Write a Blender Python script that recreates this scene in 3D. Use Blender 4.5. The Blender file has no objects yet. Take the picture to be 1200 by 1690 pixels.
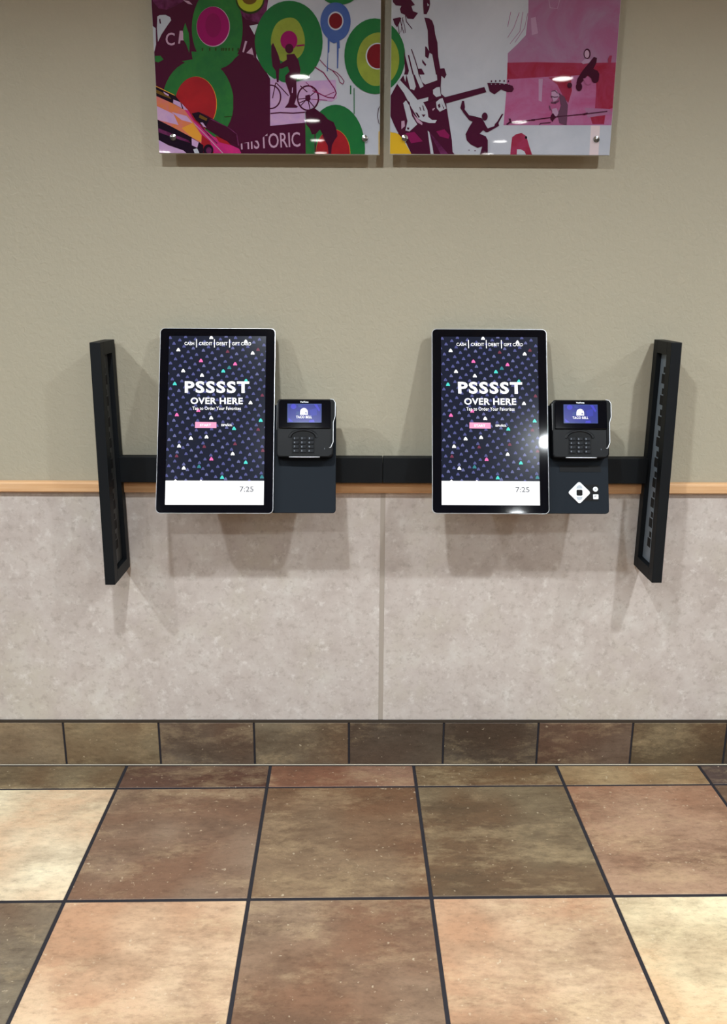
import bpy, bmesh, math, random
from mathutils import Vector, Matrix

random.seed(7)
sc = bpy.context.scene
COL = sc.collection

# ------------------------------------------------------------------ camera
F_PX, PITCH, YAW, ROLL, CAM_H, CAM_D = 1312.99, 0.245372, 0.0089615, 0.0050058, 1.48763, 2.24946
cy_, sy_ = math.cos(YAW), math.sin(YAW)
FW = Vector((sy_ * math.cos(PITCH), cy_ * math.cos(PITCH), -math.sin(PITCH)))
_r = Vector((cy_, -sy_, 0)); _u = _r.cross(FW)
RT = _r * math.cos(ROLL) + _u * math.sin(ROLL)
UP = -_r * math.sin(ROLL) + _u * math.cos(ROLL)
CAM = Vector((0, -CAM_D, CAM_H))
cam = bpy.data.cameras.new('camera')
cam.sensor_fit = 'HORIZONTAL'; cam.sensor_width = 36.0
cam.lens = F_PX / 1200 * 36.0
cam.shift_y = -45 / 1200
cam.clip_start = 0.02; cam.clip_end = 60
camo = bpy.data.objects.new('camera', cam); COL.objects.link(camo)
M = Matrix((RT, UP, -FW)).transposed().to_4x4(); M.translation = CAM
camo.matrix_world = M
sc.camera = camo

# ------------------------------------------------------------------ light levels
LAMP_W = 35.0          # watts of each ceiling downlight beam
LENS_E = 30.0          # visible glow of each lamp lens
sc.view_settings.view_transform = 'Standard'
sc.view_settings.look = 'None'
sc.view_settings.exposure = 0.0
sc.view_settings.gamma = 1.0
sc.view_settings.use_curve_mapping = False
sc.cycles.max_bounces = 8; sc.cycles.diffuse_bounces = 4; sc.cycles.glossy_bounces = 3
w = bpy.data.worlds.new('world'); sc.world = w
w.use_nodes = True
w.node_tree.nodes['Background'].inputs[0].default_value = (1, 0.97, 0.93, 1)
w.node_tree.nodes['Background'].inputs[1].default_value = 0.05


# ------------------------------------------------------------------ helpers
def s2l(c):
    c = c / 255.0
    return c / 12.92 if c <= 0.04045 else ((c + 0.055) / 1.055) ** 2.4


def lin(rgb):
    return tuple(s2l(v) for v in rgb) + (1.0,)


MATS = {}


def mat(name, rgb, rough=0.5, metal=0.0, coat=0.0, spec=0.5, emit=None, estr=1.0):
    if name in MATS:
        return MATS[name]
    m = bpy.data.materials.new(name); m.use_nodes = True
    b = m.node_tree.nodes['Principled BSDF']
    b.inputs['Base Color'].default_value = lin(rgb)
    b.inputs['Roughness'].default_value = rough
    b.inputs['Metallic'].default_value = metal
    b.inputs['Specular IOR Level'].default_value = spec
    if coat:
        b.inputs['Coat Weight'].default_value = coat
        b.inputs['Coat Roughness'].default_value = 0.02
    if emit:
        b.inputs['Emission Color'].default_value = lin(emit)
        b.inputs['Emission Strength'].default_value = estr
    MATS[name] = m
    return m


class NT:
    """small node helper"""
    def __init__(self, m):
        self.t = m.node_tree; self.b = self.t.nodes['Principled BSDF']

    def n(self, kind, **kw):
        nd = self.t.nodes.new(kind)
        for k, v in kw.items():
            if k.startswith('i_'):
                key = k[2:]
                key = int(key) if key.isdigit() else key.replace('_', ' ')
                nd.inputs[key].default_value = v
            else:
                setattr(nd, k, v)
        return nd

    def l(self, a, b):
        self.t.links.new(a, b)

    def ramp(self, fac, stops):
        r = self.n('ShaderNodeValToRGB')
        el = r.color_ramp.elements
        while len(el) < len(stops):
            el.new(0.5)
        for e, (p, c) in zip(el, stops):
            e.position = p; e.color = c if len(c) == 4 else lin(c)
        self.l(fac, r.inputs[0])
        return r.outputs[0]

    def noise(self, vec, scale, detail=4, rough=0.55, dist=0.0):
        nd = self.n('ShaderNodeTexNoise')
        nd.inputs['Scale'].default_value = scale; nd.inputs['Detail'].default_value = detail
        nd.inputs['Roughness'].default_value = rough; nd.inputs['Distortion'].default_value = dist
        self.l(vec, nd.inputs['Vector'])
        return nd.outputs['Fac']

    def mix(self, fac, a, b, mode='MIX'):
        nd = self.n('ShaderNodeMix', data_type='RGBA', blend_type=mode)
        for sock, v in ((nd.inputs[0], fac), (nd.inputs[6], a), (nd.inputs[7], b)):
            if isinstance(v, (int, float, tuple)):
                sock.default_value = v
            else:
                self.l(v, sock)
        return nd.outputs[2]

    def bump(self, h, strength, dist):
        nd = self.n('ShaderNodeBump', i_Strength=strength, i_Distance=dist)
        self.l(h, nd.inputs['Height']); self.l(nd.outputs[0], self.b.inputs['Normal'])


def paint_mat(name, rgb, bump=0.6):
    m = mat(name, rgb, 0.55, spec=0.3); t = NT(m)
    co = t.n('ShaderNodeTexCoord').outputs['Object']
    big = t.noise(co, 2.0, 3)
    c = t.mix(big, lin([v * 0.985 for v in rgb]), lin([min(255, v * 1.015) for v in rgb]))
    t.l(c, t.b.inputs['Base Color'])
    t.bump(t.noise(co, 75, 3, 0.5, 0.6), bump, 0.0025)
    return m


def stone_panel_mat():
    m = mat('stone_laminate', (190, 181, 175), 0.42, spec=0.4); t = NT(m)
    co = t.n('ShaderNodeTexCoord').outputs['Object']
    a = t.noise(co, 7.0, 10, 0.72)
    base = t.ramp(a, [(0.34, (182, 171, 165)), (0.47, (194, 184, 178)), (0.55, (199, 190, 184)), (0.66, (207, 201, 195))])
    b = t.noise(co, 2.6, 8, 0.68)
    base = t.mix(t.ramp(b, [(0.50, (0, 0, 0)), (0.66, (200, 200, 200))]), base, lin((194, 187, 172)))
    c = t.noise(co, 45, 8, 0.75)
    base = t.mix(t.ramp(c, [(0.36, (200, 200, 200)), (0.48, (0, 0, 0))]), base, lin((164, 153, 145)))
    d = t.noise(co, 24, 9, 0.78)
    base = t.mix(t.ramp(d, [(0.54, (0, 0, 0)), (0.66, (220, 220, 220))]), base, lin((222, 217, 212)))
    t.l(base, t.b.inputs['Base Color'])
    return m


def tile_mat():
    """slate-look tile: its own colour comes from the object's colour"""
    m = mat('slate_tile', (120, 100, 80), 0.45, spec=0.4); t = NT(m)
    co = t.n('ShaderNodeTexCoord').outputs['Object']
    oi = t.n('ShaderNodeObjectInfo')
    mul = t.n('ShaderNodeMath', operation='MULTIPLY'); mul.inputs[1].default_value = 53.0
    t.l(oi.outputs['Random'], mul.inputs[0])
    cx = t.n('ShaderNodeCombineXYZ'); t.l(mul.outputs[0], cx.inputs[0]); t.l(mul.outputs[0], cx.inputs[2])
    add = t.n('ShaderNodeVectorMath', operation='ADD'); t.l(co, add.inputs[0]); t.l(cx.outputs[0], add.inputs[1])
    v = add.outputs[0]
    mp = t.n('ShaderNodeMapping'); mp.inputs['Scale'].default_value = (0.65, 1.5, 1.5); t.l(v, mp.inputs[0])
    st = mp.outputs[0]
    oc = oi.outputs['Color']
    W, K0 = (255, 255, 255), (0, 0, 0)
    hue = t.noise(v, 2.4, 3, 0.5)
    c = t.mix(t.ramp(hue, [(0.42, W), (0.60, K0)]), oc, t.mix(1.0, oc, lin((226, 204, 194)), 'MULTIPLY'))
    dk = t.noise(st, 3.6, 11, 0.70, 0.15)
    c = t.mix(t.ramp(dk, [(0.36, (235, 235, 235)), (0.54, K0)]), c, t.mix(1.0, oc, lin((184, 172, 166)), 'MULTIPLY'))
    li = t.noise(st, 4.6, 13, 0.80, 0.1)
    c = t.mix(t.ramp(li, [(0.50, K0), (0.66, (235, 235, 235))]), c, t.mix(0.40, oc, lin((206, 180, 138))))
    gr = t.noise(st, 55, 8, 0.80)
    c = t.mix(1.0, c, t.ramp(gr, [(0.30, (206, 202, 200)), (0.50, (246, 246, 246)), (0.68, W)]), 'MULTIPLY')
    k = t.noise(v, 85, 2, 0.5)
    c = t.mix(t.ramp(k, [(0.68, K0), (0.75, (185, 185, 185))]), c, lin((212, 196, 168)))
    t.l(c, t.b.inputs['Base Color'])
    t.bump(t.mix(0.5, t.noise(st, 14, 8, 0.66), t.noise(v, 60, 4, 0.65)), 0.5, 0.006)
    return m


def wood_mat():
    m = mat('oak_wood', (190, 140, 95), 0.4, spec=0.4); t = NT(m)
    co = t.n('ShaderNodeTexCoord').outputs['Object']
    mp = t.n('ShaderNodeMapping'); mp.inputs['Scale'].default_value = (1.2, 30, 60)
    t.l(co, mp.inputs[0])
    a = t.noise(mp.outputs[0], 2.0, 6, 0.6, 0.3)
    c = t.ramp(a, [(0.3, (212, 164, 120)), (0.5, (222, 176, 130)), (0.7, (230, 190, 148))])
    t.l(c, t.b.inputs['Base Color'])
    return m


def link(o, parent=None):
    COL.objects.link(o)
    if parent is not None:
        o.parent = parent
    return o


def smooth(me):
    me.polygons.foreach_set('use_smooth', [True] * len(me.polygons))


def tag(o, label, cat=None, group=None, kind=None):
    o['label'] = label
    if cat: o['category'] = cat
    if group: o['group'] = group
    if kind: o['kind'] = kind
    return o


def empty(name, loc, rx=0.0, rz=0.0):
    o = bpy.data.objects.new(name, None); link(o)
    o.empty_display_size = 0.05
    o.location = loc; o.rotation_euler = (rx, 0, rz)
    return o


def mesh_obj(name, me, m, parent=None):
    o = bpy.data.objects.new(name, me)
    if m is not None and not me.materials:
        for k in (m if isinstance(m, (list, tuple)) else [m]):
            me.materials.append(k)
    return link(o, parent)


def bm_box(bm, x0, x1, y0, y1, z0, z1):
    vs = [bm.verts.new(p) for p in ((x0, y0, z0), (x1, y0, z0), (x1, y1, z0), (x0, y1, z0), (x0, y0, z1), (x1, y0, z1), (x1, y1, z1), (x0, y1, z1))]
    for f in ((3, 2, 1, 0), (4, 5, 6, 7), (0, 1, 5, 4), (1, 2, 6, 5), (2, 3, 7, 6), (3, 0, 4, 7)):
        bm.faces.new([vs[i] for i in f])


def bm_hexa(bm, p):
    """p: 8 corner points, bottom loop then top loop"""
    vs = [bm.verts.new(q) for q in p]
    for f in ((3, 2, 1, 0), (4, 5, 6, 7), (0, 1, 5, 4), (1, 2, 6, 5), (2, 3, 7, 6), (3, 0, 4, 7)):
        bm.faces.new([vs[i] for i in f])


def finish(bm, name, bevel=0.0, seg=2, sm=False):
    bmesh.ops.recalc_face_normals(bm, faces=bm.faces)
    if bevel:
        bmesh.ops.bevel(bm, geom=list(bm.edges), offset=bevel, segments=seg, profile=0.6, affect='EDGES', clamp_overlap=True)
    me = bpy.data.meshes.new(name); bm.to_mesh(me); bm.free()
    if sm: smooth(me)
    return me


def box(name, x0, x1, y0, y1, z0, z1, m, parent=None, bevel=0.0, seg=2):
    bm = bmesh.new(); bm_box(bm, x0, x1, y0, y1, z0, z1)
    return mesh_obj(name, finish(bm, name, bevel, seg), m, parent)


def rrect(x0, x1, z0, z1, r, n=6):
    """rounded rectangle outline; r one radius or four (bl, br, tr, tl)"""
    rs = r if isinstance(r, (tuple, list)) else (r,) * 4
    out = []
    for (cx, cz, a0, rr) in ((x0, z0, 180, rs[0]), (x1, z0, 270, rs[1]), (x1, z1, 0, rs[2]), (x0, z1, 90, rs[3])):
        px = cx + rr * (1 if cx == x0 else -1); pz = cz + rr * (1 if cz == z0 else -1)
        if rr <= 0:
            out.append((cx, cz)); continue
        for i in range(n + 1):
            a = math.radians(a0 + 90 * i / n)
            out.append((px + rr * math.cos(a), pz + rr * math.sin(a)))
    return out


def bm_prism(bm, outline, y0, y1, inset=0.0):
    """outline in x,z extruded from y0 (front, towards -y) to y1; inset chamfers the front edge"""
    n = len(outline)
    cx = sum(p[0] for p in outline) / n; cz = sum(p[1] for p in outline) / n
    wx = max(p[0] for p in outline) - min(p[0] for p in outline); wz = max(p[1] for p in outline) - min(p[1] for p in outline)
    rings = []
    if inset:
        fx, fz = 1 - 2 * inset / wx, 1 - 2 * inset / wz
        rings.append([bm.verts.new((cx + (x - cx) * fx, y0, cz + (z - cz) * fz)) for x, z in outline])
        fx, fz = 1 - 0.6 * inset / wx, 1 - 0.6 * inset / wz
        rings.append([bm.verts.new((cx + (x - cx) * fx, y0 + inset * 0.3, cz + (z - cz) * fz)) for x, z in outline])
        rings.append([bm.verts.new((x, y0 + inset, z)) for x, z in outline])
    else:
        rings.append([bm.verts.new((x, y0, z)) for x, z in outline])
    rings.append([bm.verts.new((x, y1, z)) for x, z in outline])
    bm.faces.new(rings[0]); bm.faces.new(rings[-1])
    for a, b in zip(rings, rings[1:]):
        for i in range(n):
            bm.faces.new((a[i], a[(i + 1) % n], b[(i + 1) % n], b[i]))


def prism(name, outline, y0, y1, m, parent=None, inset=0.0):
    bm = bmesh.new(); bm_prism(bm, outline, y0, y1, inset)
    return mesh_obj(name, finish(bm, name), m, parent)


def tube_mesh(name, pts, r, n=8):
    bm = bmesh.new(); rings = []
    P = [Vector(p) for p in pts]
    for i, p in enumerate(P):
        d = (P[min(i + 1, len(P) - 1)] - P[max(i - 1, 0)]).normalized()
        a = d.cross(Vector((0, 1, 0))).normalized(); b = d.cross(a)
        rings.append([bm.verts.new(p + a * (r * math.cos(2 * math.pi * k / n)) + b * (r * math.sin(2 * math.pi * k / n))) for k in range(n)])
    for s, t in zip(rings, rings[1:]):
        for k in range(n):
            bm.faces.new((s[k], s[(k + 1) % n], t[(k + 1) % n], t[k]))
    bm.faces.new(rings[0]); bm.faces.new(rings[-1])
    return finish(bm, name, sm=True)


# text -> flat triangles in its own 2D frame, scaled to the wanted box
def text_polys(txt, offset=0.0, spacing=1.0):
    cu = bpy.data.curves.new('lettering', 'FONT')
    cu.body = txt; cu.size = 1.0; cu.offset = offset; cu.space_character = spacing; cu.resolution_u = 3
    o = bpy.data.objects.new('lettering', cu); COL.objects.link(o)
    bpy.context.view_layer.update()
    me = o.to_mesh()
    vs = [(v.co.x, v.co.y) for v in me.vertices]
    fs = [tuple(p.vertices) for p in me.polygons]
    o.to_mesh_clear()
    bpy.data.objects.remove(o); bpy.data.curves.remove(cu)
    return vs, fs


class Print:
    """flat print: layered polygons on one plane, gathered in one mesh. f maps 2D design points to the plane's x, z"""
    STEP = 0.00002

    def __init__(self, y, f=None, clip=None):
        self.y = y; self.f = f or (lambda x, z: (x, z)); self.clip = clip
        self.v = []; self.faces = []; self.mi = []; self.mats = []; self.layer = 0

    def _m(self, m):
        if m not in self.mats: self.mats.append(m)
        return self.mats.index(m)

    def _clip(self, pts):
        if not self.clip: return pts
        x0, x1, z0, z1 = self.clip
        for axis, lim, keep in ((0, x0, 1), (0, x1, -1), (1, z0, 1), (1, z1, -1)):
            out = []
            for i in range(len(pts)):
                a, b = pts[i - 1], pts[i]
                ia, ib = (a[axis] - lim) * keep >= 0, (b[axis] - lim) * keep >= 0
                if ia != ib:
                    t = (lim - a[axis]) / (b[axis] - a[axis])
                    out.append((a[0] + t * (b[0] - a[0]), a[1] + t * (b[1] - a[1])))
                if ib: out.append(b)
            pts = out
            if len(pts) < 3: return []
        return pts

    def poly(self, pts, m, raw=False, bump=True):
        P = pts if raw else [self.f(*p) for p in pts]
        P = self._clip(P)
        if len(P) < 3: return
        if bump: self.layer += 1
        y = self.y - self.STEP * self.layer
        a = sum(P[i - 1][0] * P[i][1] - P[i][0] * P[i - 1][1] for i in range(len(P)))
        if a < 0: P = P[::-1]
        b = len(self.v)
        self.v += [(x, y, z) for x, z in P]
        self.faces.append(list(range(b, b + len(P)))); self.mi.append(self._m(m))

    def ell(self, cx, cy, rx, ry, m, n=40, wob=0.0):
        k = random.random() * 6
        self.poly([(cx + rx * (1 + wob * math.sin(3 * a + k)) * math.cos(a), cy + ry * (1 + wob * math.sin(4 * a + k)) * math.sin(a)) for a in (2 * math.pi * i / n for i in range(n))], m)

    def ring(self, cx, cy, rx, ry, t, m, n=32):
        self.layer += 1
        for i in range(n):
            a, b = 2 * math.pi * i / n, 2 * math.pi * (i + 1) / n
            self.poly([(cx + rx * math.cos(a), cy + ry * math.sin(a)), (cx + rx * math.cos(b), cy + ry * math.sin(b)),
                       (cx + (rx - t) * math.cos(b), cy + (ry - t) * math.sin(b)), (cx + (rx - t) * math.cos(a), cy + (ry - t) * math.sin(a))], m, bump=False)

    def stroke(self, pts, wd, m):
        self.layer += 1
        for (ax, ay), (bx, by) in zip(pts, pts[1:]):
            L = math.hypot(bx - ax, by - ay) or 1
            nx, ny = -(by - ay) / L * wd / 2, (bx - ax) / L * wd / 2
            ex, ey = (bx - ax) / L * wd * 0.3, (by - ay) / L * wd * 0.3
            self.poly([(ax - ex + nx, ay - ey + ny), (bx + ex + nx, by + ey + ny), (bx + ex - nx, by + ey - ny), (ax - ex - nx, ay - ey - ny)], m, bump=False)

    def text(self, txt, cx, cy, wd, ht, m, down=False, rot=0.0, offset=0.0, spacing=1.0):
        """fit the text into wd x ht about (cx, cy); down: design y axis points down"""
        vs, fs = text_polys(txt, offset, spacing)
        x0, x1 = min(v[0] for v in vs), max(v[0] for v in vs); y0, y1 = min(v[1] for v in vs), max(v[1] for v in vs)
        self.layer += 1
        sgn = -1 if down else 1
        c, s = math.cos(rot), math.sin(rot)
        W = []
        for x, y in vs:
            a = ((x - x0) / (x1 - x0) - 0.5) * wd; b = ((y - y0) / (y1 - y0) - 0.5) * ht
            a, b = a * c - b * s, a * s + b * c
            W.append(self.f(cx + a, cy + sgn * b))
        for f in fs:
            self.poly([W[i] for i in f], m, raw=True, bump=False)

    def build(self, name, parent):
        me = bpy.data.meshes.new(name)
        me.from_pydata(self.v, [], self.faces)
        for m in self.mats: me.materials.append(m)
        me.polygons.foreach_set('material_index', self.mi)
        me.update()
        return mesh_obj(name, me, None, parent)


def on_plane(px, py, Y):
    """design helper: where the photograph's pixel lies on the wall-parallel plane y = Y -> x, z"""
    d = FW * F_PX + RT * (px - 600) + UP * (800 - py)
    q = CAM + d * ((CAM_D + Y) / d.y)
    return q.x, q.z


# ------------------------------------------------------------------ the room
CEIL = 2.75
XR, YB = 3.9, -6.9
WALL_Y, PANEL_Y = 0.006, 0.003
M_wall = paint_mat('beige_wall_paint', (176, 169, 150))
M_ceil = paint_mat('grey_white_ceiling_paint', (186, 186, 184), 0.1)
M_dim = paint_mat('bounce_cutting_wall_brown', (84, 76, 68), 0.2)  # unseen walls darkened, and the ceiling greyed, to cut bounce light
M_stone = stone_panel_mat()
M_strip = mat('grey_divider_strip', (168, 158, 148), 0.45)
M_wood = wood_mat()
M_grout = mat('dark_grout', (46, 44, 48), 0.9, spec=0.1)
M_cap = mat('dark_joint_line', (62, 54, 46), 0.7, spec=0.2)
M_bead = mat('pale_grout_bead', (176, 166, 150), 0.8, spec=0.2)
M_tile = tile_mat()

wall = box('wall_back', -XR, XR, WALL_Y, WALL_Y + 0.12, 0, CEIL, M_wall)
tag(wall, 'beige orange-peel painted wall behind the two order kiosks', kind='structure')
for nm, a in (('wall_left', (-XR - 0.12, -XR, YB, WALL_Y + 0.12, 0, CEIL)), ('wall_right', (XR, XR + 0.12, YB, WALL_Y + 0.12, 0, CEIL)),
              ('wall_front', (-XR, XR, YB - 0.12, YB, 0, CEIL))):
    tag(box(nm, *a, M_dim), 'unseen dark brown ' + nm.split('_')[1] + ' wall of the dining room, kept dark to cut bounce light', kind='structure')
tag(box('ceiling', -XR, XR, YB, WALL_Y + 0.12, CEIL, CEIL + 0.1, M_ceil), 'flat grey-white painted ceiling with recessed downlights', kind='structure')

# wainscot sheets and the strips between them
RAIL_B, RAIL_T = 0.9027, 0.9335
seams = [0.0775 + 1.222 * k for k in range(-4, 5)]
edges = [-XR] + [s for s in seams if -XR < s < XR] + [XR]
for a, b in zip(edges, edges[1:]):
    box('wainscot_panel', a + 0.0074, b - 0.0074, PANEL_Y, WALL_Y, 0.1605, RAIL_T - 0.008, M_stone, wall)
for s in edges[1:-1]:
    o = box('divider_strip', s - 0.0075, s + 0.0075, PANEL_Y - 0.0004, WALL_Y, 0.1605, RAIL_T - 0.008, M_strip, wall, 0.0006, 1)
    o['label'] = 'narrow grey strip covering the joint between two stone-look sheets'

# chair rail: a profiled wooden strip
bm = bmesh.new()
prof = [(WALL_Y - 0.0005, RAIL_T + 0.001), (-0.010, RAIL_T + 0.001), (-0.0135, RAIL_T - 0.0015), (-0.015, RAIL_T - 0.005), (-0.015, RAIL_B + 0.003), (-0.0125, RAIL_B), (PANEL_Y - 0.0005, RAIL_B), (PANEL_Y - 0.0005, RAIL_B + 0.004), (WALL_Y - 0.0005, RAIL_B + 0.004)]
prof = [(-0.0005 + PANEL_Y, p[1]) if p[0] > PANEL_Y else p for p in prof]
prof = [prof[0]] + prof[1:7]
A = [bm.verts.new((-XR, y, z)) for y, z in prof]; B = [bm.verts.new((XR, y, z)) for y, z in prof]
for i in range(len(prof)):
    j = (i + 1) % len(prof); bm.faces.new((A[i], A[j], B[j], B[i]))
bm.faces.new(A); bm.faces.new(B)
rail = mesh_obj('trim_1', finish(bm, 'chair_rail'), M_wood)
tag(rail, 'narrow honey oak chair rail running along the wall above the stone-look sheets', kind='structure')

# baseboard of upright tiles
bb = box('baseboard_back', -XR, XR, 0.0018, WALL_Y, 0.0, 0.159, M_grout)
tag(bb, 'baseboard of dark slate-look tiles along the foot of the wall', kind='structure')
cap = box('dark_top_line', -XR, XR, -0.0006, 0.0018, 0.1515, 0.1605, M_cap, bb)  # dark strip along the top of the tiles
cap['label'] = 'dark line on top of the baseboard tiles'
bead = box('grout_bead', -XR, XR, -0.0018, 0.0016, 0.0, 0.0036, M_bead, bb, 0.0008, 1)
bead['label'] = 'pale worn edge under the baseboard tiles'
BW = 0.2997
bmt = bmesh.new(); bm_box(bmt, -BW / 2 + 0.0032, BW / 2 - 0.0032, 0, 0.006, 0, 0.1465)
base_me = finish(bmt, 'baseboard_tile', 0.0012, 1); base_me.materials.append(M_tile)
bcols = {-4: (140, 122, 98), -3: (136, 120, 94), -2: (116, 103, 89), -1: (126, 113, 93), 0: (94, 82, 70), 1: (94, 83, 71), 2: (114, 95, 81), 3: (114, 101, 79)}
for k in range(-13, 13):
    x = -0.022 + BW * (k + 0.5)
    if abs(x) + BW / 2 > XR: continue
    o = mesh_obj('tile', base_me, None, bb); o.location = (x, -0.0008, 0.0045)
    o.color = lin(bcols.get(k, random.choice([(104, 90, 70), (92, 80, 68), (116, 100, 78)])))

# floor: grout bed with tiles laid on it
fl = box('floor', -XR, XR, YB, WALL_Y + 0.12, -0.1, -0.0016, M_grout)
tag(fl, 'floor of large square slate-look tiles in browns and creams', kind='structure')
S, GX, GY, GA = 0.457, -0.729343, -0.112405, 0.0102278
J = 0.0048
bmt = bmesh.new(); bm_box(bmt, -S / 2 + J, S / 2 - J, -S / 2 + J, S / 2 - J, -0.0035, 0)
tile_me = finish(bmt, 'floor_tile', 0.0012, 1); tile_me.materials.append(M_tile)
fcols = {(-1, 0): (244, 230, 198), (0, 0): (142, 119, 99), (1, 0): (132, 108, 84), (2, 0): (122, 106, 82), (3, 0): (172, 138, 112), (4, 0): (120, 98, 80),
         (-1, 1): (128, 116, 98), (0, 1): (214, 184, 152), (1, 1): (148, 123, 101), (2, 1): (212, 182, 150), (3, 1): (238, 222, 184), (4, 1): (132, 104, 84),
         (-2, 0): (130, 104, 84), (-2, 1): (190, 150, 118)}
strip = {-2: (112, 90, 74), -1: (124, 110, 86), 0: (104, 80, 68), 1: (146, 112, 92), 2: (126, 108, 82), 3: (170, 148, 112), 4: (88, 72, 66)}
pal = [(126, 102, 84), (116, 94, 74), (112, 96, 72), (146, 108, 86), (200, 162, 128), (212, 184, 138), (128, 116, 98)]
ca, sa = math.cos(GA), math.sin(GA)


def grid(a, b):
    return (ca * a - sa * b, sa * a + ca * b)


for i in range(-7, 10):
    for j in range(0, 15):
        x, y = grid(GX + (i + 0.5) * S, GY - (j + 0.5) * S)
        if abs(x) + S / 2 > XR or y - S / 2 < YB + 0.02: continue
        o = mesh_obj('tile', tile_me, None, fl); o.location = (x, y, 0); o.rotation_euler = (0, 0, GA)
        o.color = lin(fcols.get((i, j), random.choice(pal)))
    # the cut tile between the first full row and the wall
    x0, x1 = GX + i * S + J, GX + (i + 1) * S - J
    p0, p1 = grid(x0, GY + J * 0.6), grid(x1, GY + J * 0.6)
    xa, xb = grid(x0, -GY * 0 - 0.004)[0], grid(x1, -0.004)[0]
    if max(abs(xa), abs(xb)) > XR: continue
    c0 = (p0[0] + p1[0]) / 2; c1 = (p0[1] - 0.004) / 2
    q = [(p0[0] - c0, p0[1] - c1), (p1[0] - c0, p1[1] - c1), (xb - c0, -0.0042 - c1), (xa - c0, -0.0042 - c1)]
    bm = bmesh.new(); bm_hexa(bm, [(a, b, -0.0035) for a, b in q] + [(a, b, 0) for a, b in q])
    me = finish(bm, 'cut_tile', 0.001, 1); me.materials.append(M_tile)
    o = mesh_obj('cut_tile', me, None, fl); o.location = (c0, c1, 0)
    o.color = lin(strip.get(i, random.choice(pal)))

# ------------------------------------------------------------------ ceiling downlights (their reflections show in the glass panels)
M_trim = mat('white_lamp_trim', (235, 233, 228), 0.35)
M_lens = mat('lamp_lens', (255, 255, 255), 0.4, emit=(255, 252, 248), estr=LENS_E)
M_lens.cycles.emission_sampling = 'NONE'
ring_bm = bmesh.new()
N = 28
rp = [(0.062, 0.0), (0.062, -0.002), (0.066, -0.006), (0.080, -0.005), (0.084, 0.0)]
rr = [[ring_bm.verts.new((r * math.cos(2 * math.pi * k / N), r * math.sin(2 * math.pi * k / N), z)) for r, z in rp] for k in range(N)]
for k in range(N):
    for i in range(len(rp) - 1):
        ring_bm.faces.new((rr[k][i], rr[k][i + 1], rr[(k + 1) % N][i + 1], rr[(k + 1) % N][i]))
ring_me = finish(ring_bm, 'lamp_trim', sm=True); ring_me.materials.append(M_trim)
lens_bm = bmesh.new()
lens_bm.faces.new([lens_bm.verts.new((0.0615 * math.cos(2 * math.pi * k / N), -0.0615 * math.sin(2 * math.pi * k / N), -0.0012)) for k in range(N)])
lens_me = bpy.data.meshes.new('lamp_lens'); lens_bm.to_mesh(lens_me); lens_bm.free(); lens_me.materials.append(M_lens)
beam = bpy.data.lights.new('downlight_beam', 'AREA')
beam.shape = 'DISK'; beam.size = 0.10; beam.energy = LAMP_W; beam.color = (0.90, 0.97, 1.0); beam.spread = math.radians(154)
beam_far = beam.copy(); beam_far.name = 'downlight_beam_far'; beam_far.energy = LAMP_W * 0.3
beam_mid = beam.copy(); beam_mid.name = 'downlight_beam_mid'; beam_mid.energy = LAMP_W * 0.6
for x in (-1.95, -0.36, 1.28, 2.92):
    for y in (-1.66, -3.26, -4.62, -5.5, -6.2):
        d = empty('ceiling_downlight', (x + (0.06 if x < -1 else 0), y, CEIL))
        tag(d, 'round white recessed downlight set in the grey-white ceiling', 'downlight', 'recessed ceiling downlights')
        mesh_obj('trim_ring', ring_me, None, d); mesh_obj('lens', lens_me, None, d)
        b = bpy.data.objects.new('beam', beam if y > -2 else beam_mid if y > -4 else beam_far); link(b, d); b.location = (0, 0, -0.008)

# ------------------------------------------------------------------ materials of the equipment
M_blk = mat('satin_black_metal', (14, 18, 22), 0.55, spec=0.22)
M_blk2 = mat('black_powder_coat', (12, 14, 17), 0.6, spec=0.2)
M_plate = mat('charcoal_plate', (20, 27, 35), 0.6, spec=0.15)
M_glass = mat('black_bezel_glass', (4, 6, 14), 0.05, spec=0.3)
M_alu = mat('brushed_aluminium_rim', (190, 192, 196), 0.35, 0.85)
M_grey = mat('slotted_steel', (128, 140, 152), 0.45, 0.2)
M_hole = mat('slot_hole', (6, 6, 8), 0.8)
M_plas = mat('black_terminal_plastic', (9, 11, 15), 0.42, spec=0.2)
M_plas2 = mat('matte_black_plastic', (6, 7, 10), 0.55, spec=0.2)
M_key = mat('key_rubber', (18, 21, 27), 0.55, spec=0.25)
M_legend = mat('key_legend', (128, 136, 148), 0.6)
M_white = mat('white_plastic', (232, 236, 240), 0.35)
M_pgrey = mat('pale_grey_plastic', (178, 186, 196), 0.4)
M_chrome = mat('chrome', (225, 228, 232), 0.12, 1.0)
M_silver = mat('pale_edge_and_highlight', (226, 230, 236), 0.3, 0.15)  # edge trim colour that also carries the painted highlights


def glow(name, rgb, s=1.0):
    return mat('screen_' + name, (1, 1, 2), 0.16, spec=0.22, emit=rgb, estr=s)


# ------------------------------------------------------------------ rail on the wall
BZ0, BZ1 = 0.942, 1.0155
SEAM = 0.0745
for x0, x1, lab in ((-0.671, SEAM - 0.0006, 'black metal mounting rail on the wall, the length reaching the left side panel'),
                    (SEAM + 0.0006, 0.827, 'black metal mounting rail on the wall, the length reaching the right side panel')):
    r = empty('mounting_rail', ((x0 + x1) / 2, 0, BZ0))
    tag(r, lab, 'rail', 'wall mounting rails')
    hw = (x1 - x0) / 2
    box('cover', -hw, hw, -0.05, -0.018, 0, BZ1 - BZ0, M_blk, r, 0.0016, 2)
    box('back_channel', -hw + 0.004, hw - 0.004, -0.0179, WALL_Y - 0.0005, 0.006, BZ1 - BZ0 - 0.006, M_blk2, r)


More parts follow.
